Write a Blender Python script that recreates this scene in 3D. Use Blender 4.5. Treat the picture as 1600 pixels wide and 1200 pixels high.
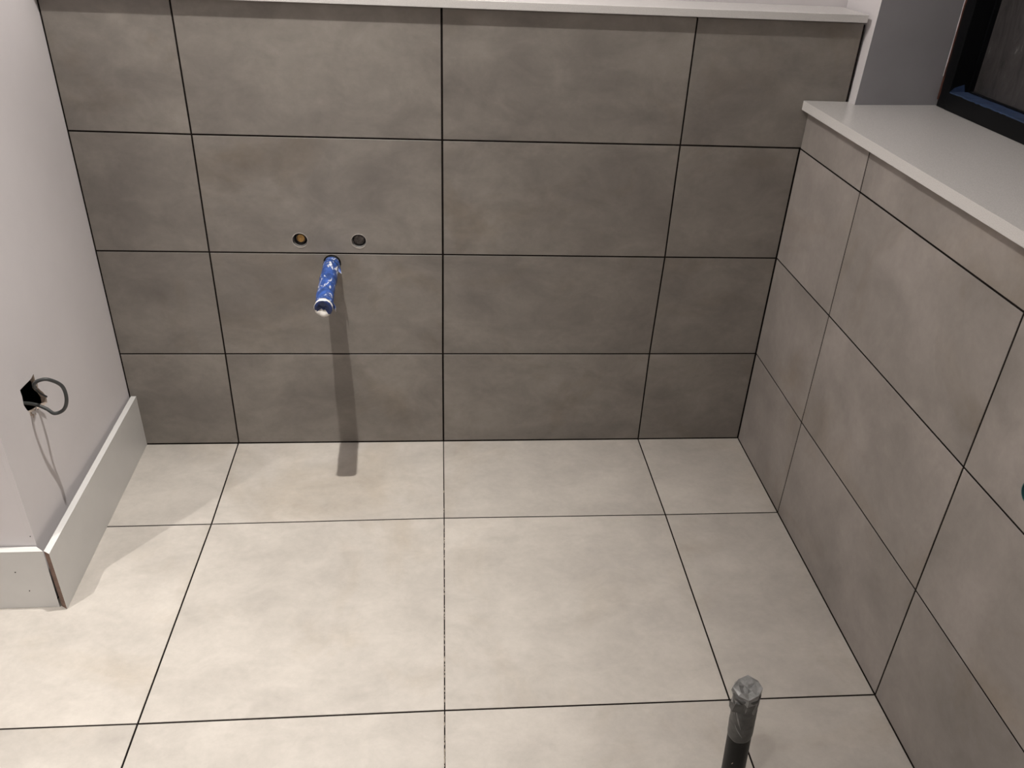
import bpy, bmesh, math, random
from mathutils import Vector, Matrix, noise
from mathutils.geometry import tessellate_polygon

for o in list(bpy.data.objects):
    bpy.data.objects.remove(o)
scene = bpy.context.scene
COL = scene.collection

# ------------------------------------------------------------------ camera
F, CX, CY = 1292.13, 817.41, 596.38
pitch, yaw, roll = -0.535794, 0.109664, 0.052120
cp, sp, cy_, sy_ = math.cos(pitch), math.sin(pitch), math.cos(yaw), math.sin(yaw)
fw = Vector((cp * sy_, cp * cy_, sp))
rt = Vector((cy_, -sy_, 0))
up = rt.cross(fw)
r2 = rt * math.cos(roll) + up * math.sin(roll)
u2 = up * math.cos(roll) - rt * math.sin(roll)
cam = bpy.data.cameras.new('camera')
camo = bpy.data.objects.new('camera', cam)
COL.objects.link(camo)
M = Matrix((r2, u2, -fw)).transposed().to_4x4()
M.translation = Vector((0.0045, -2.07775, 1.45054))
camo.matrix_world = M
cam.sensor_width = 36
cam.lens = 36 * F / 1600
cam.shift_x = -(CX - 800) / 1600
cam.shift_y = (CY - 600) / 1600
cam.clip_start = 0.02
scene.camera = camo

# ------------------------------------------------------------------ world, lights, exposure
w = bpy.data.worlds.new('world')
scene.world = w
w.use_nodes = True
w.node_tree.nodes['Background'].inputs[0].default_value = (0.02, 0.022, 0.03, 1)
w.node_tree.nodes['Background'].inputs[1].default_value = 0.5
vs = scene.view_settings
vs.view_transform = 'Standard'
vs.look = 'None'
vs.exposure = -0.04
vs.gamma = 1.0
vs.use_curve_mapping = False

CEIL = 2.4
WARM = (1.0, 0.96, 0.905)
# three LED downlights plus an added unseen fill lamp; each downlight has a hot core, a wider halo and (the nearest) a little spill to all sides
LIGHTS = [(-0.31, -0.57), (-0.29, -1.86), (-1.40, -1.30), (-1.40, -2.60)]
BEAMS = [  # lamp, watts, full cone angle (None = spill or fill)
    (0, 128.0, 55), (0, 37.0, 115), (0, 36.0, None),
    (1, 50.0, 84),
    (2, 148.0, 78),
    (3, 15.0, None),  # added lamp out of view, there to lift the ambient light
]
for k_, e_, ang in BEAMS:
    l = bpy.data.lights.new('downlight_or_fill_beam', 'POINT' if ang is None else 'SPOT')
    l.energy = e_
    l.color = WARM
    l.shadow_soft_size = 0.012 if k_ < 3 else 0.06
    if ang is not None:
        l.spot_size = math.radians(ang)
        l.spot_blend = 0.9 if k_ == 2 else 1.0
    lo = bpy.data.objects.new('downlight_or_fill_beam', l)
    lo.location = (*LIGHTS[k_], CEIL - (0.03 if ang is None else 0.012))
    COL.objects.link(lo)


# ------------------------------------------------------------------ materials
def nm(name):
    m = bpy.data.materials.new(name)
    m.use_nodes = True
    nt = m.node_tree
    b = nt.nodes['Principled BSDF']
    return m, nt, b


def node(nt, typ, **kw):
    n = nt.nodes.new(typ)
    for k, v in kw.items():
        if k in n.inputs.keys():
            n.inputs[k].default_value = v
        else:
            setattr(n, k, v)
    return n


def ramp(nt, src, stops):
    r = nt.nodes.new('ShaderNodeValToRGB')
    el = r.color_ramp.elements
    while len(el) < len(stops):
        el.new(0.5)
    for e, (p, c) in zip(el, stops):
        e.position = p
        e.color = (*c, 1) if len(c) == 3 else c
    nt.links.new(src, r.inputs[0])
    return r


def plain(name, col, rough=0.6, metal=0.0, var=0.0, scale=20, bump=0.0, bscale=150, spec=0.5):
    m, nt, b = nm(name)
    b.inputs['Roughness'].default_value = rough
    b.inputs['Metallic'].default_value = metal
    b.inputs['Specular IOR Level'].default_value = spec
    b.inputs['Base Color'].default_value = (*col, 1)
    tc = node(nt, 'ShaderNodeTexCoord')
    if var:
        n = node(nt, 'ShaderNodeTexNoise', Scale=scale, Detail=5.0, Roughness=0.6)
        nt.links.new(tc.outputs['Object'], n.inputs['Vector'])
        lo = tuple(c * (1 - var) for c in col)
        hi = tuple(min(1, c * (1 + var)) for c in col)
        r = ramp(nt, n.outputs['Fac'], [(0.3, lo), (0.7, hi)])
        nt.links.new(r.outputs[0], b.inputs['Base Color'])
    if bump:
        n = node(nt, 'ShaderNodeTexNoise', Scale=bscale, Detail=3.0)
        nt.links.new(tc.outputs['Object'], n.inputs['Vector'])
        bp = node(nt, 'ShaderNodeBump', Strength=bump, Distance=0.001)
        nt.links.new(n.outputs['Fac'], bp.inputs['Height'])
        nt.links.new(bp.outputs[0], b.inputs['Normal'])
    return m


def tile_material(name, base, stretch, amount=1.0, rough=0.42, stain=(0.85, 0.80, 0.72)):
    """cement-look porcelain: soft clouds, drawn-out trowel streaks, a few brownish stains"""
    m, nt, b = nm(name)
    L = nt.links.new
    tc = node(nt, 'ShaderNodeTexCoord')
    oi = node(nt, 'ShaderNodeObjectInfo')
    mul = node(nt, 'ShaderNodeMath', operation='MULTIPLY')
    mul.inputs[1].default_value = 57.0
    L(oi.outputs['Random'], mul.inputs[0])
    add = node(nt, 'ShaderNodeVectorMath', operation='ADD')
    L(tc.outputs['Object'], add.inputs[0])
    L(mul.outputs[0], add.inputs[1])
    mp = node(nt, 'ShaderNodeMapping')
    mp.inputs['Scale'].default_value = stretch
    L(add.outputs[0], mp.inputs['Vector'])

    def ns(scale, detail, rough_, dist=0.0, src=mp):
        n = node(nt, 'ShaderNodeTexNoise', Scale=scale, Detail=detail, Roughness=rough_, Distortion=dist)
        L(src.outputs[0], n.inputs['Vector'])
        return n
    n1 = ns(3.2, 6.0, 0.6, 0.35)
    n2 = ns(11.0, 7.0, 0.65, 0.5)
    n3 = ns(60.0, 4.0, 0.7, 0.0, add)
    n4 = ns(2.3, 5.0, 0.62, 0.8, add)

    def C(f):
        return tuple(c * f for c in base)
    A = 0.13 * amount
    r1 = ramp(nt, n1.outputs['Fac'], [(0.28, C(1 - A)), (0.5, C(1.0)), (0.74, C(1 + A))])
    r2_ = ramp(nt, n2.outputs['Fac'], [(0.3, (1 - .10 * amount,) * 3), (0.7, (1 + .075 * amount,) * 3)])
    r3 = ramp(nt, n3.outputs['Fac'], [(0.28, (0.95,) * 3), (0.72, (1.04,) * 3)])
    r4 = ramp(nt, n4.outputs['Fac'], [(0.54, (1, 1, 1)), (0.72, stain)])
    cur = r1
    for r in (r2_, r3, r4):
        mx = node(nt, 'ShaderNodeMix', data_type='RGBA', blend_type='MULTIPLY')
        mx.inputs['Factor'].default_value = 1.0
        L(cur.outputs[2] if cur.bl_idname == 'ShaderNodeMix' else cur.outputs[0], mx.inputs[6])
        L(r.outputs[0], mx.inputs[7])
        cur = mx
    # every tile a touch lighter or darker than the next
    mr = node(nt, 'ShaderNodeMapRange')
    mr.inputs['To Min'].default_value = 0.95
    mr.inputs['To Max'].default_value = 1.05
    L(oi.outputs['Random'], mr.inputs['Value'])
    hsv = node(nt, 'ShaderNodeHueSaturation')
    L(mr.outputs[0], hsv.inputs['Value'])
    L(cur.outputs[2], hsv.inputs['Color'])
    L(hsv.outputs[0], b.inputs['Base Color'])
    rr = ramp(nt, n2.outputs['Fac'], [(0.3, (rough - .06,) * 3), (0.7, (rough + .1,) * 3)])
    L(rr.outputs[0], b.inputs['Roughness'])
    b.inputs['Specular IOR Level'].default_value = 0.35
    bp = node(nt, 'ShaderNodeBump', Strength=0.12, Distance=0.0006)
    L(n3.outputs['Fac'], bp.inputs['Height'])
    L(bp.outputs[0], b.inputs['Normal'])
    return m


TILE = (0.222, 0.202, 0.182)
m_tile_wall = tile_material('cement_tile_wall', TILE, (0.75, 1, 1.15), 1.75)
m_tile_right = tile_material('cement_tile_right', (0.292, 0.264, 0.245), (1, 0.9, 0.9), 1.5)  # same tile as the back wall; its stronger light put into the colour
m_tile_floor = tile_material('cement_tile_floor', (0.445, 0.412, 0.375), (0.8, 1.1, 1), 1.0, 0.38, (0.90, 0.87, 0.825))
m_joint = plain('joint_bed', (0.010, 0.0078, 0.0070), 0.95, var=0.4, scale=60, spec=0.1)
m_plaster = plain('painted_plaster', (0.655, 0.625, 0.635), 0.75, var=0.03, scale=5, bump=0.05, bscale=220)
m_reveal = plain('grey_plaster_reveal', (0.30, 0.295, 0.31), 0.85, var=0.06, scale=7, bump=0.05, bscale=200)  # plaster in a greyer tone than the room walls
m_skirt = plain('primed_skirting', (0.61, 0.60, 0.585), 0.38, var=0.035, scale=9)
m_mdf = plain('cut_mdf', (0.17, 0.105, 0.08), 0.9, var=0.25, scale=90)
m_ceiling = plain('ceiling_paint', (0.78, 0.77, 0.76), 0.9)
m_black = plain('window_black', (0.0025, 0.0028, 0.0035), 0.4, spec=0.15)
m_primer = plain('brown_primer', (0.075, 0.024, 0.015), 0.8, var=0.5, scale=40)
m_brass = plain('ochre_brass', (0.40, 0.24, 0.08), 0.4, metal=0.5, var=0.3, scale=160, bump=0.2)
m_rubber = plain('dark_rubber', (0.012, 0.011, 0.011), 0.6)
m_plug = plain('dirty_plug', (0.13, 0.115, 0.105), 0.45, metal=0.3, var=0.55, scale=170, bump=0.6, bscale=220)
m_sleeve = plain('grey_sleeve', (0.24, 0.235, 0.23), 0.6, var=0.3, scale=60)
m_cable = plain('grey_cable', (0.042, 0.045, 0.045), 0.5, var=0.15, scale=60)
m_blackcable = plain('cut_cable_end', (0.008, 0.008, 0.01), 0.5)
m_board_core = plain('plasterboard_core', (0.38, 0.31, 0.26), 0.95, var=0.3, scale=110, bump=0.8, bscale=160)
m_bluetape_flat = plain('blue_masking_tape', (0.022, 0.045, 0.11), 0.7, var=0.3, scale=30)
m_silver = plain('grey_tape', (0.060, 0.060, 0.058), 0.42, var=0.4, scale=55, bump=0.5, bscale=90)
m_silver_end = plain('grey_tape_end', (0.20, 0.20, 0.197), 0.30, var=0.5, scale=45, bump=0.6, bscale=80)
m_blackpipe = plain('black_plastic', (0.003, 0.003, 0.003), 0.42, spec=0.2)
m_nail = plain('nail_hole', (0.02, 0.018, 0.017), 0.8)
m_dust = plain('joint_dust', (0.36, 0.31, 0.25), 0.95)
m_fit = plain('downlight_metal', (0.6, 0.6, 0.6), 0.3, metal=0.6)


def stone_material():
    m, nt, b = nm('white_quartz')
    tc = node(nt, 'ShaderNodeTexCoord')
    n = node(nt, 'ShaderNodeTexNoise', Scale=600.0, Detail=2.0)
    nt.links.new(tc.outputs['Object'], n.inputs['Vector'])
    r = ramp(nt, n.outputs['Fac'], [(0.33, (0.58, 0.565, 0.55)), (0.5, (0.64, 0.62, 0.605)), (0.68, (0.70, 0.68, 0.665))])
    nt.links.new(r.outputs[0], b.inputs['Base Color'])
    b.inputs['Roughness'].default_value = 0.26
    return m


m_quartz = stone_material()


def paint_tape_material(name, blue, white, lo, hi, scale, distort):
    """masking tape with dried white paint smeared on it"""
    m, nt, b = nm(name)
    L = nt.links.new
    tc = node(nt, 'ShaderNodeTexCoord')
    mp = node(nt, 'ShaderNodeMapping')
    mp.inputs['Scale'].default_value = (1.0, 0.55, 1.3)
    mp.inputs['Rotation'].default_value = (0.5, 0.3, 0.6)
    L(tc.outputs['Object'], mp.inputs['Vector'])
    n = node(nt, 'ShaderNodeTexNoise', Scale=scale, Detail=6.0, Roughness=0.68, Distortion=distort)
    L(mp.outputs[0], n.inputs['Vector'])
    n2 = node(nt, 'ShaderNodeTexNoise', Scale=70.0, Detail=3.0)
    L(tc.outputs['Object'], n2.inputs['Vector'])
    rb = ramp(nt, n2.outputs['Fac'], [(0.35, tuple(c * .55 for c in blue)), (0.65, tuple(c * 1.35 for c in blue))])
    rf = ramp(nt, n.outputs['Fac'], [(lo, (0, 0, 0)), (hi, (1, 1, 1))])
    mx = node(nt, 'ShaderNodeMix', data_type='RGBA')
    L(rf.outputs[0], mx.inputs[0])
    L(rb.outputs[0], mx.inputs[6])
    mx.inputs[7].default_value = (*white, 1)
    L(mx.outputs[2], b.inputs['Base Color'])
    b.inputs['Roughness'].default_value = 0.45
    bp = node(nt, 'ShaderNodeBump', Strength=0.6, Distance=0.001)
    L(n.outputs['Fac'], bp.inputs['Height'])
    L(bp.outputs[0], b.inputs['Normal'])
    return m


m_tape = paint_tape_material('blue_tape_painted', (0.025, 0.070, 0.26), (0.66, 0.66, 0.68), 0.55, 0.60, 36, 1.8)
m_whitepaint = plain('dried_white_paint', (0.70, 0.67, 0.63), 0.5, var=0.12, scale=90, bump=0.4, bscale=160)
m_tape_end = paint_tape_material('blue_tape_end', (0.012, 0.028, 0.12), (0.74, 0.71, 0.66), 0.62, 0.67, 34, 0.8)


def glass_material():
    """dark night window behind a creased protective film"""
    m, nt, b = nm('filmed_glass')
    L = nt.links.new
    tc = node(nt, 'ShaderNodeTexCoord')
    mp = node(nt, 'ShaderNodeMapping')
    mp.inputs['Rotation'].default_value = (0.35, 0, 0)
    mp.inputs['Scale'].default_value = (1, 3.2, 0.9)
    L(tc.outputs['Object'], mp.inputs['Vector'])
    n = node(nt, 'ShaderNodeTexNoise', Scale=7.0, Detail=8.0, Roughness=0.7, Distortion=1.2)
    L(mp.outputs[0], n.inputs['Vector'])
    r = ramp(nt, n.outputs['Fac'], [(0.3, (0.030, 0.028, 0.028)), (0.62, (0.058, 0.053, 0.053)), (0.76, (0.19, 0.175, 0.175))])
    L(r.outputs[0], b.inputs['Base Color'])
    b.inputs['Roughness'].default_value = 0.22
    bp = node(nt, 'ShaderNodeBump', Strength=0.25, Distance=0.002)
    L(n.outputs['Fac'], bp.inputs['Height'])
    L(bp.outputs[0], b.inputs['Normal'])
    return m


m_glass = glass_material()


# ------------------------------------------------------------------ helpers
def link_mesh(name, bm, mats, parent=None, loc=None, smooth=False):
    """bm in world coordinates; origin moved to the centre of its bounds (or to loc)"""
    bmesh.ops.recalc_face_normals(bm, faces=bm.faces)
    if loc is None:
        lo = [min(v.co[i] for v in bm.verts) for i in range(3)]
        hi = [max(v.co[i] for v in bm.verts) for i in range(3)]
        loc = Vector([(a + b) / 2 for a, b in zip(lo, hi)])
    loc = Vector(loc)
    for v in bm.verts:
        v.co -= loc
    me = bpy.data.meshes.new(name)
    bm.to_mesh(me)
    bm.free()
    if not isinstance(mats, (list, tuple)):
        mats = [mats]
    for m in mats:
        me.materials.append(m)
    if smooth:
        for f in me.polygons:
            f.use_smooth = True
    o = bpy.data.objects.new(name, me)
    COL.objects.link(o)
    if parent is not None:
        o.parent = parent
        o.location = loc - WORLD[parent.name]
    else:
        o.location = loc
    WORLD[o.name] = loc
    return o


WORLD = {}


def struct(o, label=None):
    o['kind'] = 'structure'
    if label:
        o['label'] = label
        o['category'] = LCAT.get(o.name.split('_')[0], 'wall')
    return o


LCAT = {'wall': 'wall', 'floor': 'floor', 'ceiling': 'ceiling', 'window': 'window', 'trim': 'trim', 'baseboard': 'skirting'}


def tag(o, label, cat, group=None):
    o['label'] = label
    o['category'] = cat
    if group:
        o['group'] = group
    return o


def circle(cx, cy, r, n=28, jag=0.0, seed=0):
    rnd = random.Random(seed)
    return [(cx + math.cos(2 * math.pi * i / n) * r * (1 + rnd.uniform(-jag, jag)),
             cy + math.sin(2 * math.pi * i / n) * r * (1 + rnd.uniform(-jag, jag))) for i in range(n)]


def slab_bm(outline, holes, axes, face, thick, chamfer=0.0):
    """Extruded polygon with through holes.  axes = (u, v, n) world axis indices,
    face = coordinate of the visible face on axis n, thick = signed depth behind it."""
    au, av, an = axes

    def P(q, d):
        c = [0, 0, 0]
        c[au], c[av], c[an] = q[0], q[1], face + d
        return Vector(c)
    bm = bmesh.new()
    loops = [list(outline)] + [list(h) for h in holes]
    area = sum(a[0] * b[1] - b[0] * a[1] for a, b in zip(loops[0], loops[0][1:] + loops[0][:1]))
    if area < 0:
        loops[0].reverse()
    flat = [q for l in loops for q in l]
    s = 1 if thick > 0 else -1
    if chamfer and len(outline) <= 8:
        o = loops[0]
        n = len(o)
        ins = []
        for i in range(n):
            a, b_, c = Vector(o[i - 1]), Vector(o[i]), Vector(o[(i + 1) % n])
            e1 = (b_ - a).normalized()
            e2 = (c - b_).normalized()
            n1 = Vector((-e1.y, e1.x))
            n2 = Vector((-e2.y, e2.x))
            ins.append(b_ + (n1 + n2) * chamfer / max(0.3, (1 + n1.dot(n2))))
        front = [P(q, 0) for q in ins] + [P(q, 0) for q in flat[n:]]
        mid = [P(q, s * chamfer) for q in o]
    else:
        front = [P(q, 0) for q in flat]
        mid = None
    tris = tessellate_polygon([[Vector((q[0], q[1], 0)) for q in l] for l in loops])
    fv = [bm.verts.new(p) for p in front]
    bv = [bm.verts.new(P(q, thick)) for q in flat]
    for t in tris:
        try:
            bm.faces.new([fv[i] for i in t])
            bm.faces.new([bv[i] for i in reversed(t)])
        except ValueError:
            pass
    k = 0
    for li, l in enumerate(loops):
        n = len(l)
        idx = range(k, k + n)
        if li == 0 and mid:
            mv = [bm.verts.new(p) for p in mid]
            for i in range(n):
                j = (i + 1) % n
                bm.faces.new((fv[i], fv[j], mv[j], mv[i]))
                bm.faces.new((mv[i], mv[j], bv[j], bv[i]))
        else:
            for i in range(n):
                j = (i + 1) % n
                bm.faces.new((fv[k + i], fv[k + j], bv[k + j], bv[k + i]))
        k += n
    bmesh.ops.dissolve_limit(bm, angle_limit=0.001, verts=bm.verts, edges=bm.edges) if not holes and len(outline) <= 8 else None
    return bm


def box_bm(x0, x1, y0, y1, z0, z1, bevel=0.0, bm=None):
    bm2 = bmesh.new()
    vs_ = [bm2.verts.new((x, y, z)) for x in (x0, x1) for y in (y0, y1) for z in (z0, z1)]
    for f in ((0, 1, 3, 2), (4, 6, 7, 5), (0, 4, 5, 1), (2, 3, 7, 6), (0, 2, 6, 4), (1, 5, 7, 3)):
        bm2.faces.new([vs_[i] for i in f])
    if bevel:
        bmesh.ops.bevel(bm2, geom=list(bm2.edges), offset=bevel, segments=2, affect='EDGES', profile=0.5)
    if bm is not None:
        me = bpy.data.meshes.new('t')
        bm2.to_mesh(me)
        bm.from_mesh(me)
        bpy.data.meshes.remove(me)
        bm2.free()
        return bm
    return bm2


def prism_bm(bottom, top):
    """hexahedron-like prism from two loops of 3-D points"""
    bm = bmesh.new()
    a = [bm.verts.new(p) for p in bottom]
    b = [bm.verts.new(p) for p in top]
    n = len(a)
    bm.faces.new(a)
    bm.faces.new(list(reversed(b)))
    for i in range(n):
        j = (i + 1) % n
        bm.faces.new((a[i], b[i], b[j], a[j]))
    return bm


def tube_bm(pts, radii, seg=18, wob=None, cap=True, cap_round=0.0):
    """tube along pts with a radius per point; wob(i, a) scales the radius"""
    bm = bmesh.new()
    pts = [Vector(p) for p in pts]
    rings = []
    ref = Vector((0, 0, 1))
    t0 = (pts[1] - pts[0]).normalized()
    if abs(t0.dot(ref)) > 0.9:
        ref = Vector((1, 0, 0))
    nrm = t0.cross(ref).normalized()
    for i, p in enumerate(pts):
        t = (pts[min(i + 1, len(pts) - 1)] - pts[max(i - 1, 0)]).normalized()
        nrm = (nrm - t * nrm.dot(t)).normalized()
        bn = t.cross(nrm)
        ring = []
        for k in range(seg):
            a = 2 * math.pi * k / seg
            r = radii[i] * (wob(i, a) if wob else 1)
            ring.append(bm.verts.new(p + (nrm * math.cos(a) + bn * math.sin(a)) * r))
        rings.append(ring)
    for r0, r1 in zip(rings, rings[1:]):
        for k in range(seg):
            j = (k + 1) % seg
            bm.faces.new((r0[k], r0[j], r1[j], r1[k]))
    if cap:
        for ring in (rings[0], rings[-1]):
            c = bm.verts.new(sum((v.co for v in ring), Vector()) / seg)
            for k in range(seg):
                bm.faces.new((ring[k], ring[(k + 1) % seg], c))
    return bm


def smooth_path(pts, n=8):
    out = []
    P = [Vector(p) for p in pts]
    P = [P[0] * 2 - P[1]] + P + [P[-1] * 2 - P[-2]]
    for i in range(1, len(P) - 2):
        a, b, c, d = P[i - 1:i + 3]
        for k in range(n):
            t = k / n
            out.append(0.5 * ((2 * b) + (c - a) * t + (2 * a - 5 * b + 4 * c - d) * t * t + (3 * b - a - 3 * c + d) * t ** 3))
    out.append(P[-2])
    return out


# ------------------------------------------------------------------ setting: substrates
LX = -0.889        # plane of the left plastered wall
RX = 0.9217        # face of the low boxed wall on the right
TB = 0.008         # tile thickness

# floor with a bed under the tiles
floor = struct(link_mesh('floor', box_bm(-2.7, 1.4, -3.1, 0.2, -0.10, -0.0012), m_joint, loc=(0, -1.2, -0.008)))

# back wall: low boxed wall with openings for the pipes
PIPE = (-0.2921, 0.5784)
HA = (-0.3700, 0.6410)
HB = (-0.2190, 0.6400)
holesB = [circle(*PIPE, 0.0235), circle(*HA, 0.0200), circle(*HB, 0.0195)]
wall_back = struct(link_mesh('wall_back', slab_bm(
    [(-0.8885, -0.0070), (1.0185, -0.0070), (1.0185, 1.2075), (-0.8885, 1.2075)], holesB, (0, 2, 1), 0.0012, 0.13), m_joint, loc=(0, 0.02, 0)))
wall_back_upper = struct(link_mesh('wall_back_upper', box_bm(-0.8885, 1.09, 0.139, 0.20, 1.0, CEIL), m_plaster))

# left wall (thin board with a ragged opening) and the wall that turns away from it
hole_poly = [(-0.4385, 0.4965), (-0.4520, 0.4930), (-0.4660, 0.4935), (-0.4850, 0.4950), (-0.5064, 0.4960), (-0.5060, 0.4800), (-0.5095, 0.4600),
             (-0.5040, 0.4450), (-0.4955, 0.4330), (-0.4800, 0.4270), (-0.4570, 0.4180), (-0.4350, 0.4120), (-0.4180, 0.4100),
             (-0.4150, 0.4230), (-0.4230, 0.4400), (-0.4310, 0.4500), (-0.4370, 0.4600), (-0.4330, 0.4730), (-0.4400, 0.4820)]
bm = slab_bm([(-0.622, -0.007), (0.2, -0.007), (0.2, CEIL), (-0.622, CEIL)], [hole_poly], (1, 2, 0), LX, -0.0125)
# the cut faces of the opening show the raw board
for f in bm.faces:
    c = f.calc_center_median()
    if -0.51 < c.y < -0.41 and 0.40 < c.z < 0.50 and LX - 0.0120 < c.x < LX - 0.0005:
        f.material_index = 1
wall_left = struct(link_mesh('wall_left', bm, [m_plaster, m_board_core], loc=(LX, -0.2, 0)))
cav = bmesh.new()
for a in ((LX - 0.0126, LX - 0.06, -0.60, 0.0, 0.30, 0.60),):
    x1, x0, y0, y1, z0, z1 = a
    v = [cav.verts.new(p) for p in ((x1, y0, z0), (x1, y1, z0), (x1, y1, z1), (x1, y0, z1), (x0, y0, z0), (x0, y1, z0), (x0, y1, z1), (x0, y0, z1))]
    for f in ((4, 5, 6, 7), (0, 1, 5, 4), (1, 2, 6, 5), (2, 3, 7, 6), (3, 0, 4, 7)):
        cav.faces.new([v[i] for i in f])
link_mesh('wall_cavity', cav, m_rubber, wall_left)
wall_return = struct(link_mesh('wall_left_return', box_bm(-2.6, LX - 0.0126, -0.622, -0.61, -0.007, CEIL, 0.0), m_plaster))

# low boxed wall on the right (tiles in front of it), upper wall and window surround
wall_right = struct(link_mesh('wall_right', box_bm(RX + 0.0012, 1.30, -3.0, -0.0005, -0.0074, 1.0055), m_joint, loc=(1.0, -1.2, 0)))
SX = 1.0215        # plane of the narrow white strip beside the window opening
# surround: strip facing the room, reveal facing the camera, slightly out of plumb
pier = bmesh.new()
bot = [(SX, 0.20, 1.0062), (SX, -0.0345, 1.0062), (1.36, 0.0030, 1.0062), (1.36, 0.20, 1.0062)]
mid_z = 1.2688
k = (CEIL - 1.0062) / (mid_z - 1.0062)
top = [(SX + 0.02, 0.20, CEIL), (SX + 0.02, -0.052, CEIL), (1.36, -0.0145, CEIL), (1.36, 0.20, CEIL)]
pier = prism_bm(bot, top)
pier.faces.ensure_lookup_table()
bmesh.ops.recalc_face_normals(pier, faces=pier.faces)
for f in pier.faces:
    if f.normal.y < -0.8:
        f.material_index = 1
wall_reveal = struct(link_mesh('wall_right_reveal', pier, [m_plaster, m_reveal]))
wall_pier = struct(link_mesh('wall_right_pier', box_bm(SX, 1.36, -3.0, -1.45, 1.0286, CEIL), m_plaster))
wall_head = struct(link_mesh('wall_right_head', box_bm(SX + 0.02, 1.36, -1.4495, -0.0615, 2.1, CEIL - 0.001), m_plaster))
struct(link_mesh('wall_front', box_bm(-2.7, 1.4, -3.1, -3.0, -0.0074, CEIL), m_plaster))
struct(link_mesh('wall_far_left', box_bm(-2.7, -2.6, -3.0, -0.6, -0.0074, CEIL), m_plaster))
struct(link_mesh('ceiling', box_bm(-2.7, 1.4, -3.1, 0.2, CEIL, CEIL + 0.08), m_ceiling))

# ------------------------------------------------------------------ tiles, one by one
J = 0.0021         # half a joint
CH = 0.0005
rndt = random.Random(4)


def tile(parent, outline, holes, axes, face, thick, mat, jit=0.0002):
    f = face + rndt.uniform(-jit, jit)
    return link_mesh('tile', slab_bm(outline, holes, axes, f, thick, CH), mat, parent)


# back wall: joint crossings measured column by column; rows bottom to top
NB = [[(-0.887, 0.0015), (-0.6063, 0.0015), (-0.0006, 0.0015), (0.6019, 0.0010), (0.9205, 0.0008)],
      [(-0.887, 0.3037), (-0.6046, 0.3035), (-0.0011, 0.3029), (0.6005, 0.3023), (0.9205, 0.3030)],
      [(-0.887, 0.6058), (-0.6042, 0.6055), (0.0003, 0.6052), (0.6056, 0.6044), (0.9205, 0.6050)],
      [(-0.887, 0.9100), (-0.6024, 0.9083), (0.0002, 0.9085), (0.6043, 0.9097), (0.9205, 0.9090)],
      [(-0.887, 1.2085), (-0.6035, 1.2090), (0.0002, 1.2095), (0.6030, 1.2105), (1.0155, 1.2115)]]


def quad(N, i, j, jl=J, jr=J, jb=J, jt=J):
    a, b, c, d = N[i][j], N[i][j + 1], N[i + 1][j + 1], N[i + 1][j]
    return [(a[0] + jl, a[1] + jb), (b[0] - jr, b[1] + jb), (c[0] - jr, c[1] - jt), (d[0] + jl, d[1] - jt)]


rim_todo = []
m_rim = plain('cut_tile_edge', (0.36, 0.33, 0.30), 0.8, var=0.25, scale=120)  # thin ring round the two holes, paler than the tile
for i in range(4):
    for j in range(4):
        q = quad(NB, i, j, J + 0.0004 if j == 2 else J, J + 0.0004 if j == 1 else J, J - (0.0004 if i == 0 else 0), J if i < 3 else 0.0004)
        if i == 3 and j == 3:
            q[1] = (1.0140, 0.9090 + J)
            q[2] = (1.0140, q[2][1])
        holes = []
        if (i, j) == (1, 1):
            holes = [circle(*PIPE, 0.0232, 30, 0.012, 1)]
        if (i, j) == (2, 1):
            holes = [circle(*HA, 0.0196, 30, 0.015, 2), circle(*HB, 0.0190, 30, 0.015, 3)]
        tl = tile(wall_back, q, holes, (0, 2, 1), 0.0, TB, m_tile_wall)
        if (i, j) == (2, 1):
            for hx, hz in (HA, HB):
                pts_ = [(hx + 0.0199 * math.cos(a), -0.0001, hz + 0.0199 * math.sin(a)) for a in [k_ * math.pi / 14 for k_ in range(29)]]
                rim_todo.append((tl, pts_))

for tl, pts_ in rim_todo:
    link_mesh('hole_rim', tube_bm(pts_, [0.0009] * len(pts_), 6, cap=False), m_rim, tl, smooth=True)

# right wall: (y, z) crossings
NR = [[(-0.0014, 0.0012), (-0.3607, 0.0012), (-0.9660, 0.0012), (-1.5720, 0.0012), (-2.1780, 0.0012), (-2.7840, 0.0012)],
      [(-0.0014, 0.3030), (-0.3629, 0.3005), (-0.9638, 0.3050), (-1.5690, 0.3045), (-2.1750, 0.3045), (-2.7810, 0.3045)],
      [(-0.0014, 0.6050), (-0.3618, 0.6065), (-0.9632, 0.6042), (-1.5690, 0.6055), (-2.1750, 0.6055), (-2.7810, 0.6055)],
      [(-0.0014, 0.9080), (-0.3575, 0.9087), (-0.9632, 0.9093), (-1.5690, 0.9090), (-2.1750, 0.9090), (-2.7810, 0.9090)],
      [(-0.0014, 1.0058), (-0.3545, 1.0058), (-0.9620, 1.0058), (-1.5690, 1.0058), (-2.1750, 1.0058), (-2.7810, 1.0058)]]
SIDE = (-1.1230, 0.6720)
for i in range(4):
    for j in range(5):
        q = quad(NR, i, j, -J if j else -0.0012, -J, J if i else 0.0002, J if i < 3 else 0.0002)
        holes = [circle(*SIDE, 0.0215, 30, 0.01, 7)] if (i, j) == (2, 2) else []
        tile(wall_right, q, holes, (1, 2, 0), RX, TB, m_tile_right)

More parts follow.
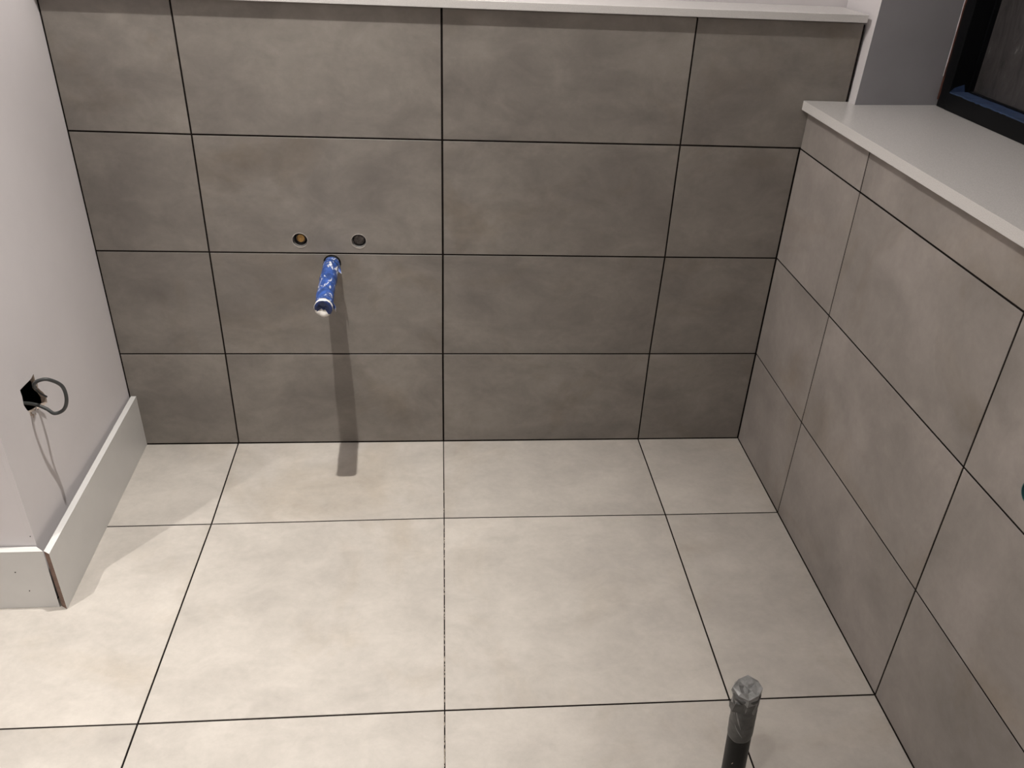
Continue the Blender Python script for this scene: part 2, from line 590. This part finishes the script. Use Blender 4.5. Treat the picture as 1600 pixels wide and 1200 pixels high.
# floor: (x, y) crossings
NF = [[(-0.6079, -0.0010), (-0.0006, -0.0010), (0.6018, -0.0010), (0.9200, -0.0010)],
      [(-0.6010, -0.3640), (0.0009, -0.3582), (0.6038, -0.3615), (0.9200, -0.3612)],
      [(-0.6036, -0.9632), (0.0012, -0.9614), (0.6011, -0.9640), (0.9200, -0.9660)],
      [(-0.6040, -1.5680), (0.0012, -1.5670), (0.6040, -1.5700), (0.9200, -1.5710)],
      [(-0.6040, -2.1730), (0.0012, -2.1720), (0.6050, -2.1750), (0.9200, -2.1760)],
      [(-0.6040, -2.7780), (0.0012, -2.7770), (0.6050, -2.7800), (0.9200, -2.7810)],
      [(-0.6040, -2.9980), (0.0012, -2.9980), (0.6050, -2.9980), (0.9200, -2.9980)]]
JF = 0.0019
for i in range(6):
    for j in range(3):
        a, b, c, d = NF[i][j], NF[i][j + 1], NF[i + 1][j + 1], NF[i + 1][j]
        jl = 0.0013 if j == 1 else JF
        jr = 0.0013 if j == 0 else (0.0004 if j == 2 else JF)
        jt = 0.0008 if i == 0 else JF
        q = [(a[0] + jl, a[1] - jt), (b[0] - jr, b[1] - jt), (c[0] - jr, c[1] + JF), (d[0] + jl, d[1] + JF)]
        holes = [circle(0.5330, -1.1780, 0.0250, 24)] if (i, j) == (2, 1) else []
        tile(floor, q, holes, (0, 1, 2), 0.0, -TB, m_tile_floor, 0.00015)
# left column: cut round the corner of the plastered wall
ED = LX + 0.004
tile(floor, [(ED, -0.0018), (-0.6079 - JF, -0.0018), (-0.6010 - JF, -0.3640 + JF), (ED, -0.3662 + JF)], [], (0, 1, 2), 0, -TB, m_tile_floor, 0.0001)
tile(floor, [(ED, -0.3662 - JF), (-0.6010 - JF, -0.3640 - JF), (-0.6036 - JF, -0.9632 + JF), (-1.2090, -0.9610 + JF), (-1.2080, -0.6240), (ED, -0.6240)],
     [], (0, 1, 2), 0, -TB, m_tile_floor, 0.0001)
for x0, x1 in ((-2.598, -1.8150), (-1.8120, -1.2110)):
    tile(floor, [(x0, -0.624), (x1, -0.624), (x1, -0.9595), (x0, -0.9595)], [], (0, 1, 2), 0, -TB, m_tile_floor, 0.0001)
for y0, y1 in ((-0.9647, -1.5665), (-1.5695, -2.1715), (-2.1745, -2.7765), (-2.7795, -2.998)):
    for x0, x1 in ((-2.598, -1.8150), (-1.8120, -1.2105), (-1.2075, -0.6055)):
        tile(floor, [(x0, y0 + 0.002), (x1, y0), (x1, y1), (x0, y1 + 0.002 if y1 > -2.9 else y1)], [], (0, 1, 2), 0, -TB, m_tile_floor, 0.0001)

# dried crumbs caught in the middle joint of the floor
bm = bmesh.new()
rc = random.Random(11)
for i in range(120):
    y = -0.20 - rc.random() ** 0.8 * 0.95
    if rc.random() < 0.35 and y > -0.36:
        continue
    x = 0.0008 + rc.uniform(-0.0006, 0.0006) + (0.0002 if y < -.4 else -0.0006)
    r = rc.uniform(0.0007, 0.0013)
    bmesh.ops.create_icosphere(bm, subdivisions=1, radius=r, matrix=Matrix.Translation((x, y, -0.0012 - rc.random() * 0.001)) @ Matrix.Diagonal((1, rc.uniform(2, 6), 1, 1)))
o = link_mesh('joint_crumbs', bm, m_dust, floor)
o['kind'] = 'stuff'

# ------------------------------------------------------------------ stone ledges
bm = box_bm(-0.8875, 1.0125, -0.0185, 0.138, 1.2120, 1.2300, 0.0012)
for v in bm.verts:
    v.co.z += 0.0022 * v.co.x
o = link_mesh('stone_ledge', bm, m_quartz)
tag(o, 'long white stone ledge capping the tiled back wall', 'ledge')
bm = bmesh.new()
# the right hand sill fits into the window recess behind the strip
out = [(0.9035, -0.0008), (1.0205, -0.0008), (1.0205, -0.0350), (1.30, -0.0045), (1.30, -1.449), (1.0205, -1.449), (1.0205, -2.998), (0.9035, -2.998)]
bm = slab_bm(out, [], (0, 1, 2), 1.0284, -0.0222, 0.0)
ed = [e for e in bm.edges if abs(e.verts[0].co.x - 0.9035) < 1e-4 and abs(e.verts[1].co.x - 0.9035) < 1e-4 and abs(e.verts[0].co.z - e.verts[1].co.z) < 1e-4]
bmesh.ops.bevel(bm, geom=ed, offset=0.0012, segments=2, affect='EDGES', profile=0.5)
o = link_mesh('window_sill', bm, m_quartz)
tag(o, 'deep white stone window sill on top of the low tiled wall at right', 'sill')

# ------------------------------------------------------------------ window
WX0, WX1, GX = 1.2430, 1.335, 1.302
WY0, WY1 = -0.0195, -1.443
WZ0, WZ1 = 1.0290, 2.095
fr = 0.040
lean = -0.032


def win_box(y0, y1, z0, z1, x0, x1, mat, name, parent):
    bm = box_bm(x0, x1, y0, y1, z0, z1, 0.0015)
    return link_mesh(name, bm, mat, parent)


bm = bmesh.new()
for a in ((WX0, WX1, WY0 - fr, WY0, WZ0, WZ1), (WX0, WX1, WY1, WY1 + fr, WZ0, WZ1)):
    box_bm(*a, 0.0015, bm)
for a in ((WX0, WX1, WY1 + fr, WY0 - fr, WZ0, WZ0 + 0.041), (WX0, WX1, WY1 + fr, WY0 - fr, WZ1 - 0.041, WZ1)):
    box_bm(*a, 0.0, bm)
window = struct(link_mesh('window_1', bm, m_black))
g = link_mesh('pane', box_bm(GX, GX + 0.006, WY1 + fr, WY0 - fr + 0.002, WZ0 + 0.0415, WZ1 - 0.041), m_glass, window)
b1 = bmesh.new()
bd = 0.010
box_bm(GX - 0.010, GX, WY1 + fr, WY0 - fr, WZ0 + 0.0412, WZ0 + 0.0412 + 0.004, 0, b1)
box_bm(GX - 0.012, GX, WY0 - fr - 0.006, WY0 - fr, WZ0 + 0.0452, WZ1 - 0.041, 0, b1)
link_mesh('glazing_bead', b1, m_black, window)
# blue masking tape on the inner ledge of the frame, its end turned up in the corner
bm = bmesh.new()
rw = random.Random(5)
n = 122
ys = [WY0 - fr - 0.001 - i * 0.011 for i in range(n)]
for k_, (xa, xb, dz) in enumerate(((WX0 + 0.001, GX - 0.011, 0.0),)):
    rows = []
    for i, y in enumerate(ys):
        wa = rw.uniform(-0.0006, 0.0012)
        rows.append([bm.verts.new((xa + wa - 0.0015 * (k2 == 0), y, WZ0 + 0.0418 + 0.0006 * rw.random() + (0.0 if k2 else -0.002))) if k2 < 2 else
                     bm.verts.new((xa + (xb - xa) * (k2 - 1) / 3, y, WZ0 + 0.0418 + 0.0007 * rw.random())) for k2 in range(5)])
    for a, b in zip(rows, rows[1:]):
        for c in range(4):
            bm.faces.new((a[c], a[c + 1], b[c + 1], b[c]))
# turned-up tab against the jamb
tab = [bm.verts.new(p) for p in ((WX0 + 0.001, WY0 - fr - 0.0012, WZ0 + 0.0425), (GX - 0.02, WY0 - fr - 0.0012, WZ0 + 0.0425),
                                 (GX - 0.026, WY0 - fr - 0.0016, WZ0 + 0.060), (WX0 + 0.010, WY0 - fr - 0.0014, WZ0 + 0.052))]
bm.faces.new(tab)
o = link_mesh('masking_tape', bm, m_bluetape_flat, window)
sol = o.modifiers.new('thickness', 'SOLIDIFY')
sol.thickness = 0.0004
# raw brown edge and rough plaster bead where the frame meets the reveal
bm = bmesh.new()
rr_ = random.Random(8)
prev = None
for i in range(60):
    z = 1.045 + i * 0.0175
    yrev = -0.0138 - (z - 1.0284) * 0.0127
    w1 = 0.0035 + rr_.uniform(-0.0015, 0.0018) + (0.0016 if z < 1.10 else 0)
    cur = [bm.verts.new(p) for p in ((WX0 - 0.0008, WY0 + 0.0006 - w1, z), (WX0 - 0.0010, WY0 + 0.0030, z), (WX0 + 0.004, WY0 + 0.0030, z))]
    if prev:
        for c in range(2):
            bm.faces.new((prev[c], prev[c + 1], cur[c + 1], cur[c]))
    prev = cur
link_mesh('primer_edge', bm, m_primer, window)
pts = [(WX0 - 0.0022, -0.0172 + 0.0006 * rr_.uniform(-1, 1) - 0.0127 * 0.0 , 1.10 + i * 0.0165) for i in range(58)]
link_mesh('plaster_bead', tube_bm(pts, [0.0011 * rr_.uniform(0.5, 1.5) for _ in pts], 6), m_plaster, wall_reveal)

# ------------------------------------------------------------------ skirting boards
H = 0.167
inn = [(-0.8832, -0.0006), (-0.8672, -0.6405)]
outr = [(-0.8688, -0.0006), (-0.8526, -0.6500)]
plan = [inn[0], inn[1], outr[1], outr[0]]
bm = prism_bm([(x, y, 0.0003) for x, y in plan], [(x, y, H) for x, y in plan])
bmesh.ops.recalc_face_normals(bm, faces=bm.faces)
for f in bm.faces:
    if f.normal.y < -0.6:
        f.material_index = 1
sk1 = struct(link_mesh('baseboard_left', bm, [m_skirt, m_mdf]))
bm = prism_bm([(x, y, 0.0003) for x, y in ((-2.598, -0.6245), (-2.598, -0.6420), (-0.8715, -0.6420), (-0.8920, -0.6245))],
              [(x, y, H - 0.0005) for x, y in ((-2.598, -0.6245), (-2.598, -0.6410), (-0.8690, -0.6410), (-0.8895, -0.6245))])
bmesh.ops.recalc_face_normals(bm, faces=bm.faces)
for f in bm.faces:
    if f.normal.x > 0.5:
        f.material_index = 1
sk2 = struct(link_mesh('baseboard_return', bm, [m_skirt, m_mdf]))


def disc(x, y, z, r, name, parent, mat):
    bm = bmesh.new()
    bmesh.ops.create_cone(bm, cap_ends=True, segments=12, radius1=r, radius2=r * 0.7, depth=0.0012,
                          matrix=Matrix.Translation((x, y, z)) @ Matrix.Rotation(math.pi / 2, 4, 'X'))
    return link_mesh(name, bm, mat, parent)


disc(-0.9408, -0.6420, 0.1080, 0.0014, 'nail_hole', sk2, m_nail)
disc(-0.9245, -0.6423, 0.0520, 0.0014, 'nail_hole', sk2, m_nail)
disc(-0.8962, -0.6222, 0.1935, 0.0014, 'nail_hole', wall_return, m_nail)

# ------------------------------------------------------------------ blue taped waste pipe in the back wall
root = bpy.data.objects.new('waste_pipe', None)
root.location = (PIPE[0], 0.0, PIPE[1])
COL.objects.link(root)
WORLD[root.name] = Vector(root.location)
tag(root, 'waste pipe wrapped in paint-smeared blue tape sticking out of the back wall', 'pipe')
axis = [(-0.2921, 0.09, 0.5784), (-0.2921, 0.0, 0.5784), (-0.2915, -0.05, 0.5775), (-0.2893, -0.12, 0.5765), (-0.2868, -0.19, 0.5745), (-0.2840, -0.252, 0.5705)]
link_mesh('pipe_wall', tube_bm([axis[0], axis[1], (-0.2921, -0.006, 0.5784)], [0.0208] * 3, 28), m_rubber, root, smooth=False)
path = smooth_path([(-0.2919, -0.003, 0.5783)] + axis[2:], 14)
rp = random.Random(3)
N_ = len(path)
rad = []
for i in range(N_):
    t = i / (N_ - 1)
    step = (t * 6.2) % 1.0            # overlapping turns of tape, each edge a small step
    rad.append(0.0206 + 0.0010 * step + 0.0006 * math.sin(t * 17) - (0.0006 if t < 0.05 else 0))
rad[-1] *= 0.93


def wob(i, a):
    p = Vector((math.cos(a) * 1.4, math.sin(a) * 1.4, i * 0.11))
    return 1 + 0.055 * noise.noise(p) + 0.02 * noise.noise(p * 3.1)


link_mesh('tape_wrap', tube_bm(path, rad, 32, wob), m_tape, root, smooth=True)
# a lifted edge where the last turn of tape starts
ring = smooth_path([(-0.2915 + 0.0222 * math.cos(a), -0.028 - 0.010 * math.cos(a), 0.5778 + 0.0222 * math.sin(a)) for a in [i * math.pi / 8 for i in range(17)]], 3)
link_mesh('tape_ridge', tube_bm(ring, [0.0009] * len(ring), 6), m_bluetape_flat, root, smooth=True)
# folded end: crumpled disc with the paint-white rim and dark middle
bm = bmesh.new()
ex, ey, ez = axis[-1]
rings = []
for k_, (rr, dy) in enumerate(((0.0212, 0.004), (0.0224, -0.003), (0.0215, -0.008), (0.0165, -0.0105), (0.0110, -0.0065), (0.0055, -0.0045), (0.001, -0.006))):
    rg = []
    for s in range(28):
        a = 2 * math.pi * s / 28
        q = Vector((math.cos(a) * 1.7, math.sin(a) * 1.7, k_ * 0.7))
        r_ = rr * (1 + 0.06 * noise.noise(q))
        rg.append(bm.verts.new((ex + r_ * math.cos(a), ey + dy + 0.0035 * noise.noise(q * 2.0), ez + r_ * math.sin(a))))
    rings.append(rg)
for r0, r1 in zip(rings, rings[1:]):
    for s in range(28):
        bm.faces.new((r0[s], r0[(s + 1) % 28], r1[(s + 1) % 28], r1[s]))
bm.faces.new(rings[-1])
bm.faces.new(list(reversed(rings[0])))
for f in bm.faces:
    c = f.calc_center_median()
    dx, dz = c.x - ex, c.z - ez
    r_, a_ = math.hypot(dx, dz), math.atan2(dz, dx)
    jag = 0.35 * noise.noise(Vector((a_ * 3, r_ * 300, 2)))
    if (r_ > 0.0195 and dz > -0.006 + 0.02 * jag) or (r_ > 0.0075 and -2.75 + jag < a_ < -0.9 + jag):
        f.material_index = 1
link_mesh('taped_end', bm, [m_tape_end, m_whitepaint], root, smooth=True)


def flap(name, pts, mat, parent, th=0.0005):
    bm = bmesh.new()
    v = [bm.verts.new(p) for p in pts]
    for i in range(0, len(v) - 3, 2):
        bm.faces.new((v[i], v[i + 1], v[i + 3], v[i + 2]))
    o_ = link_mesh(name, bm, mat, parent)
    s_ = o_.modifiers.new('thickness', 'SOLIDIFY')
    s_.thickness = th
    return o_


flap('tape_tail', [(ex + 0.016, ey + 0.016, ez + 0.008), (ex + 0.018, ey + 0.016, ez - 0.010), (ex + 0.024, ey + 0.008, ez + 0.003), (ex + 0.0245, ey + 0.010, ez - 0.012),
                   (ex + 0.0275, ey + 0.002, ez - 0.002), (ex + 0.0265, ey + 0.004, ez - 0.014)], m_tape, root)
flap('tape_tail', [(-0.2735, -0.030, 0.587), (-0.2720, -0.045, 0.574), (-0.2675, -0.034, 0.580), (-0.2665, -0.048, 0.571), (-0.2645, -0.046, 0.575), (-0.2635, -0.052, 0.570)], m_tape, root)


# ------------------------------------------------------------------ the two capped water pipes in their holes
def capped(hx, hz, ox, oz, rad_cap, depth, mat_cap, label, crumple):
    e = bpy.data.objects.new('water_pipe', None)
    e.location = (hx, 0.01, hz)
    COL.objects.link(e)
    WORLD[e.name] = Vector(e.location)
    tag(e, label, 'pipe')
    # sleeve lining the hole
    bm = bmesh.new()
    n_ = 28
    r0, r1 = 0.0188, 0.0172
    ringsx = []
    for rr, y in ((r0, 0.0072), (r1, 0.0072), (r1, 0.085), (r0, 0.085)):
        ringsx.append([bm.verts.new((hx + rr * math.cos(2 * math.pi * s / n_), y, hz + rr * math.sin(2 * math.pi * s / n_))) for s in range(n_)])
    for a, b in zip(ringsx, ringsx[1:] + ringsx[:1]):
        for s in range(n_):
            bm.faces.new((a[s], a[(s + 1) % n_], b[(s + 1) % n_], b[s]))
    link_mesh('sleeve', bm, m_sleeve, e)
    cx_, cz_ = hx + ox, hz + oz
    link_mesh('seal', tube_bm([(cx_, 0.08, cz_), (cx_, depth + 0.003, cz_)], [rad_cap + 0.0028] * 2, 24), m_rubber, e)
    # the cap: rim, shallow dish, raised middle
    bm = bmesh.new()
    prof = ((rad_cap, 0.006), (rad_cap, 0.0), (rad_cap * 0.86, -0.0008), (rad_cap * 0.78, 0.0012), (rad_cap * 0.35, 0.0010), (rad_cap * 0.12, 0.0004))
    rgs = []
    for k2, (rr, dy) in enumerate(prof):
        rg = []
        for s in range(24):
            a = 2 * math.pi * s / 24
            q = Vector((math.cos(a) * 2, math.sin(a) * 2, k2 * 1.3))
            rg.append(bm.verts.new((cx_ + rr * math.cos(a), depth + dy + crumple * noise.noise(q), cz_ + rr * math.sin(a) * (1 + 2 * crumple * noise.noise(q * 2)))))
        rgs.append(rg)
    for a, b in zip(rgs, rgs[1:]):
        for s in range(24):
            bm.faces.new((a[s], a[(s + 1) % 24], b[(s + 1) % 24], b[s]))
    bm.faces.new(rgs[-1])
    link_mesh('cap', bm, mat_cap, e, smooth=False)
    return e


capped(HA[0], HA[1], 0.0015, 0.0035, 0.0105, 0.006, m_brass, 'capped water pipe with an ochre brass plug, left hole above the blue pipe', 0.0)
capped(HB[0], HB[1], -0.0005, 0.001, 0.0135, 0.012, m_plug, 'capped water pipe with a dirty dark plug, right hole above the blue pipe', 0.0022)

# ------------------------------------------------------------------ pipe in the round hole of the right wall
e = bpy.data.objects.new('wall_outlet_pipe', None)
e.location = (RX + 0.01, SIDE[0], SIDE[1])
COL.objects.link(e)
WORLD[e.name] = Vector(e.location)
tag(e, 'dark pipe end set in the tiled right wall at the picture edge', 'pipe')
bm = bmesh.new()
n_ = 28
rg = []
for rr, x in ((0.0205, RX - 0.0025), (0.0186, RX - 0.0030), (0.0182, RX + 0.0078), (0.0205, RX + 0.0078)):
    rg.append([bm.verts.new((x, SIDE[0] + rr * math.cos(2 * math.pi * s / n_), SIDE[1] + rr * math.sin(2 * math.pi * s / n_))) for s in range(n_)])
for a, b in zip(rg, rg[1:] + rg[:1]):
    for s in range(n_):
        bm.faces.new((a[s], a[(s + 1) % n_], b[(s + 1) % n_], b[s]))
m_teal = plain('teal_rim', (0.03, 0.10, 0.11), 0.4)
link_mesh('rim', bm, m_teal, e, smooth=False)
link_mesh('plug', tube_bm([(RX + 0.0015, SIDE[0], SIDE[1]), (RX + 0.0070, SIDE[0], SIDE[1])], [0.0181, 0.0181], 28), m_blackpipe, e)

# ------------------------------------------------------------------ floor pipe in the foreground
e = bpy.data.objects.new('floor_pipe', None)
e.location = (0.533, -1.178, 0.0)
COL.objects.link(e)
WORLD[e.name] = Vector(e.location)
tag(e, 'black waste pipe rising from the floor, its top sealed with grey tape', 'pipe')
tx, ty, tz = 0.5165, -1.1735, 0.292
bx, by = 0.5330, -1.1780


def along(t):
    return (bx + (tx - bx) * t, by + (ty - by) * t, -0.0070 + (tz + 0.0070) * t)


link_mesh('pipe_wall', tube_bm([along(t) for t in (0, 0.3, 0.6, 0.93)], [0.0207] * 4, 36), m_blackpipe, e, smooth=False)
rad = []
N2 = 34
pth = []
for i in range(N2):
    t = 0.655 + 0.345 * i / (N2 - 1)
    pth.append(along(t))
    s = i / (N2 - 1)
    rad.append(0.0215 + 0.0006 * ((s * 3) % 1) + 0.0016 * max(0, s - 0.75) * 4)


def wob2(i, a):
    s = i / (N2 - 1)
    q = Vector((math.cos(a) * 1.6, math.sin(a) * 1.6, i * 0.13))
    return 1 + (0.018 + 0.05 * max(0, s - 0.7) * 3) * noise.noise(q * (1 + 0.6 * s))


bm = tube_bm(pth, rad, 36, wob2)
# ragged lower edge of the tape
for v in bm.verts:
    d = v.co.z - pth[0][2]
    if d < 0.004:
        a = math.atan2(v.co.y - pth[0][1], v.co.x - pth[0][0])
        v.co.z += 0.006 * math.sin(a + 0.6) + 0.0022 * noise.noise(Vector((a * 2.0, 3, 1)))
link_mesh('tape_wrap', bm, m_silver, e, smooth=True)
bm = bmesh.new()
c_ = along(0.44)
bmesh.ops.create_icosphere(bm, subdivisions=1, radius=0.0026, matrix=Matrix.Translation((c_[0] - 0.0115, c_[1] - 0.0172, c_[2])) @ Matrix.Rotation(0.5, 4, 'Y') @ Matrix.Diagonal((0.35, 0.25, 1.3, 1)))
link_mesh('paint_chip', bm, m_dust, e)
# diagonal folds of tape down the side facing left
for a0, z0, z1, rr in ((3.55, 0.268, 0.218, 0.0022), (3.75, 0.225, 0.199, 0.0018), (2.9, 0.285, 0.245, 0.0020)):
    pts = []
    for i in range(9):
        s = i / 8
        a = a0 + 0.75 * s
        z = z0 + (z1 - z0) * s
        t = (z + .007) / (tz + .007)
        c = along(t)
        pts.append((c[0] + 0.0218 * math.cos(a), c[1] + 0.0218 * math.sin(a), z))
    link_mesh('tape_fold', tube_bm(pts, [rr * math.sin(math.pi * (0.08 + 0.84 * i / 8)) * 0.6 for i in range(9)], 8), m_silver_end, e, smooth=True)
# crumpled cap of tape: faceted, tipped towards the camera
bm = bmesh.new()
rg = []
prof = ((0.0226, -0.030), (0.0246, -0.010), (0.0252, 0.002), (0.0232, 0.0095), (0.0165, 0.0100), (0.0085, 0.0080), (0.001, 0.0092))
for k2, (rr, dz) in enumerate(prof):
    row = []
    for s in range(8):
        a = 2 * math.pi * s / 8 + 0.55
        q = Vector((math.cos(a) * 1.9, math.sin(a) * 1.9, k2 * 0.9 + 4))
        r_ = rr * (1 + 0.26 * noise.noise(q))
        tilt = 0.16 * r_ * math.sin(a) + 0.05 * r_ * math.cos(a)
        row.append(bm.verts.new((tx + r_ * math.cos(a), ty + r_ * math.sin(a), tz + dz + tilt + 0.010 * noise.noise(q * 1.7))))
    rg.append(row)
for a, b in zip(rg, rg[1:]):
    for s in range(8):
        bm.faces.new((a[s], a[(s + 1) % 8], b[(s + 1) % 8], b[s]))
bm.faces.new(rg[-1])
bmesh.ops.triangulate(bm, faces=bm.faces)
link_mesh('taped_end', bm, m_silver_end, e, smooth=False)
flap('tape_tail', [(tx - 0.012, ty - 0.020, 0.283), (tx - 0.010, ty - 0.021, 0.262), (tx - 0.024, ty - 0.016, 0.281), (tx - 0.026, ty - 0.014, 0.260),
                   (tx - 0.030, ty - 0.004, 0.276), (tx - 0.028, ty - 0.004, 0.262)], m_silver, e)

# ------------------------------------------------------------------ electric cable looping out of the left wall
e = bpy.data.objects.new('electric_cable', None)
e.location = (LX, -0.46, 0.45)
COL.objects.link(e)
WORLD[e.name] = Vector(e.location)
tag(e, 'grey electric cable looping out of the ragged hole in the left wall', 'cable')
loop = [(-0.925, -0.520, 0.470), (-0.905, -0.487, 0.452), (-0.890, -0.4640, 0.4330), (-0.8700, -0.4640, 0.4220), (-0.8500, -0.4740, 0.4160), (-0.8290, -0.4720, 0.4260), (-0.8140, -0.4790, 0.4580),
        (-0.8160, -0.4800, 0.4905), (-0.8290, -0.5000, 0.5180), (-0.8470, -0.5040, 0.5180), (-0.8620, -0.4980, 0.5050), (-0.8700, -0.4830, 0.4880)]
pth = smooth_path(loop, 9)
link_mesh('cable_sheath', tube_bm(pth, [0.0039] * len(pth), 12), m_cable, e, smooth=True)
endp = smooth_path([(-0.8700, -0.4830, 0.4880), (-0.8740, -0.4720, 0.4740), (-0.8740, -0.4580, 0.4560), (-0.8730, -0.4440, 0.4410)], 6)
link_mesh('cut_end', tube_bm(endp, [0.0022] * len(endp), 10), m_blackcable, e, smooth=True)
# broken crumbs and torn paper at the lower rim of the opening
rk = random.Random(21)
for (y, z, s, mt) in ((-0.493, 0.428, 0.0060, m_board_core), (-0.486, 0.418, 0.0045, m_board_core), (-0.489, 0.4095, 0.0040, m_plaster), (-0.468, 0.4235, 0.0040, m_plaster), (-0.476, 0.416, 0.0025, m_board_core)):
    bm = bmesh.new()
    bmesh.ops.create_icosphere(bm, subdivisions=1, radius=s)
    for v in bm.verts:
        v.co = Vector((v.co.x * 0.30, v.co.y * 0.75, v.co.z * 1.3)) * (1 + 0.35 * rk.uniform(-1, 1)) + Vector((LX, y, z))
    link_mesh('plaster_chip', bm, mt, wall_left)

# ------------------------------------------------------------------ downlight fittings in the ceiling, the last for the added fill lamp
for i, (lx, ly, *_r) in enumerate(LIGHTS):
    bm = bmesh.new()
    rg = []
    for rr, z in ((0.045, CEIL - 0.0002), (0.045, CEIL - 0.003), (0.036, CEIL - 0.005), (0.033, CEIL - 0.0003)):
        rg.append([bm.verts.new((lx + rr * math.cos(2 * math.pi * s / 32), ly + rr * math.sin(2 * math.pi * s / 32), z)) for s in range(32)])
    for a, b in zip(rg, rg[1:]):
        for s in range(32):
            bm.faces.new((a[s], a[(s + 1) % 32], b[(s + 1) % 32], b[s]))
    o = link_mesh('downlight', bm, m_fit)
    tag(o, ['round ceiling downlight nearest the back wall', 'round ceiling downlight over the middle of the room', 'round ceiling downlight left of the projecting wall corner', 'round fitting of the added fill lamp at the unseen back of the room'][i], 'light', None)
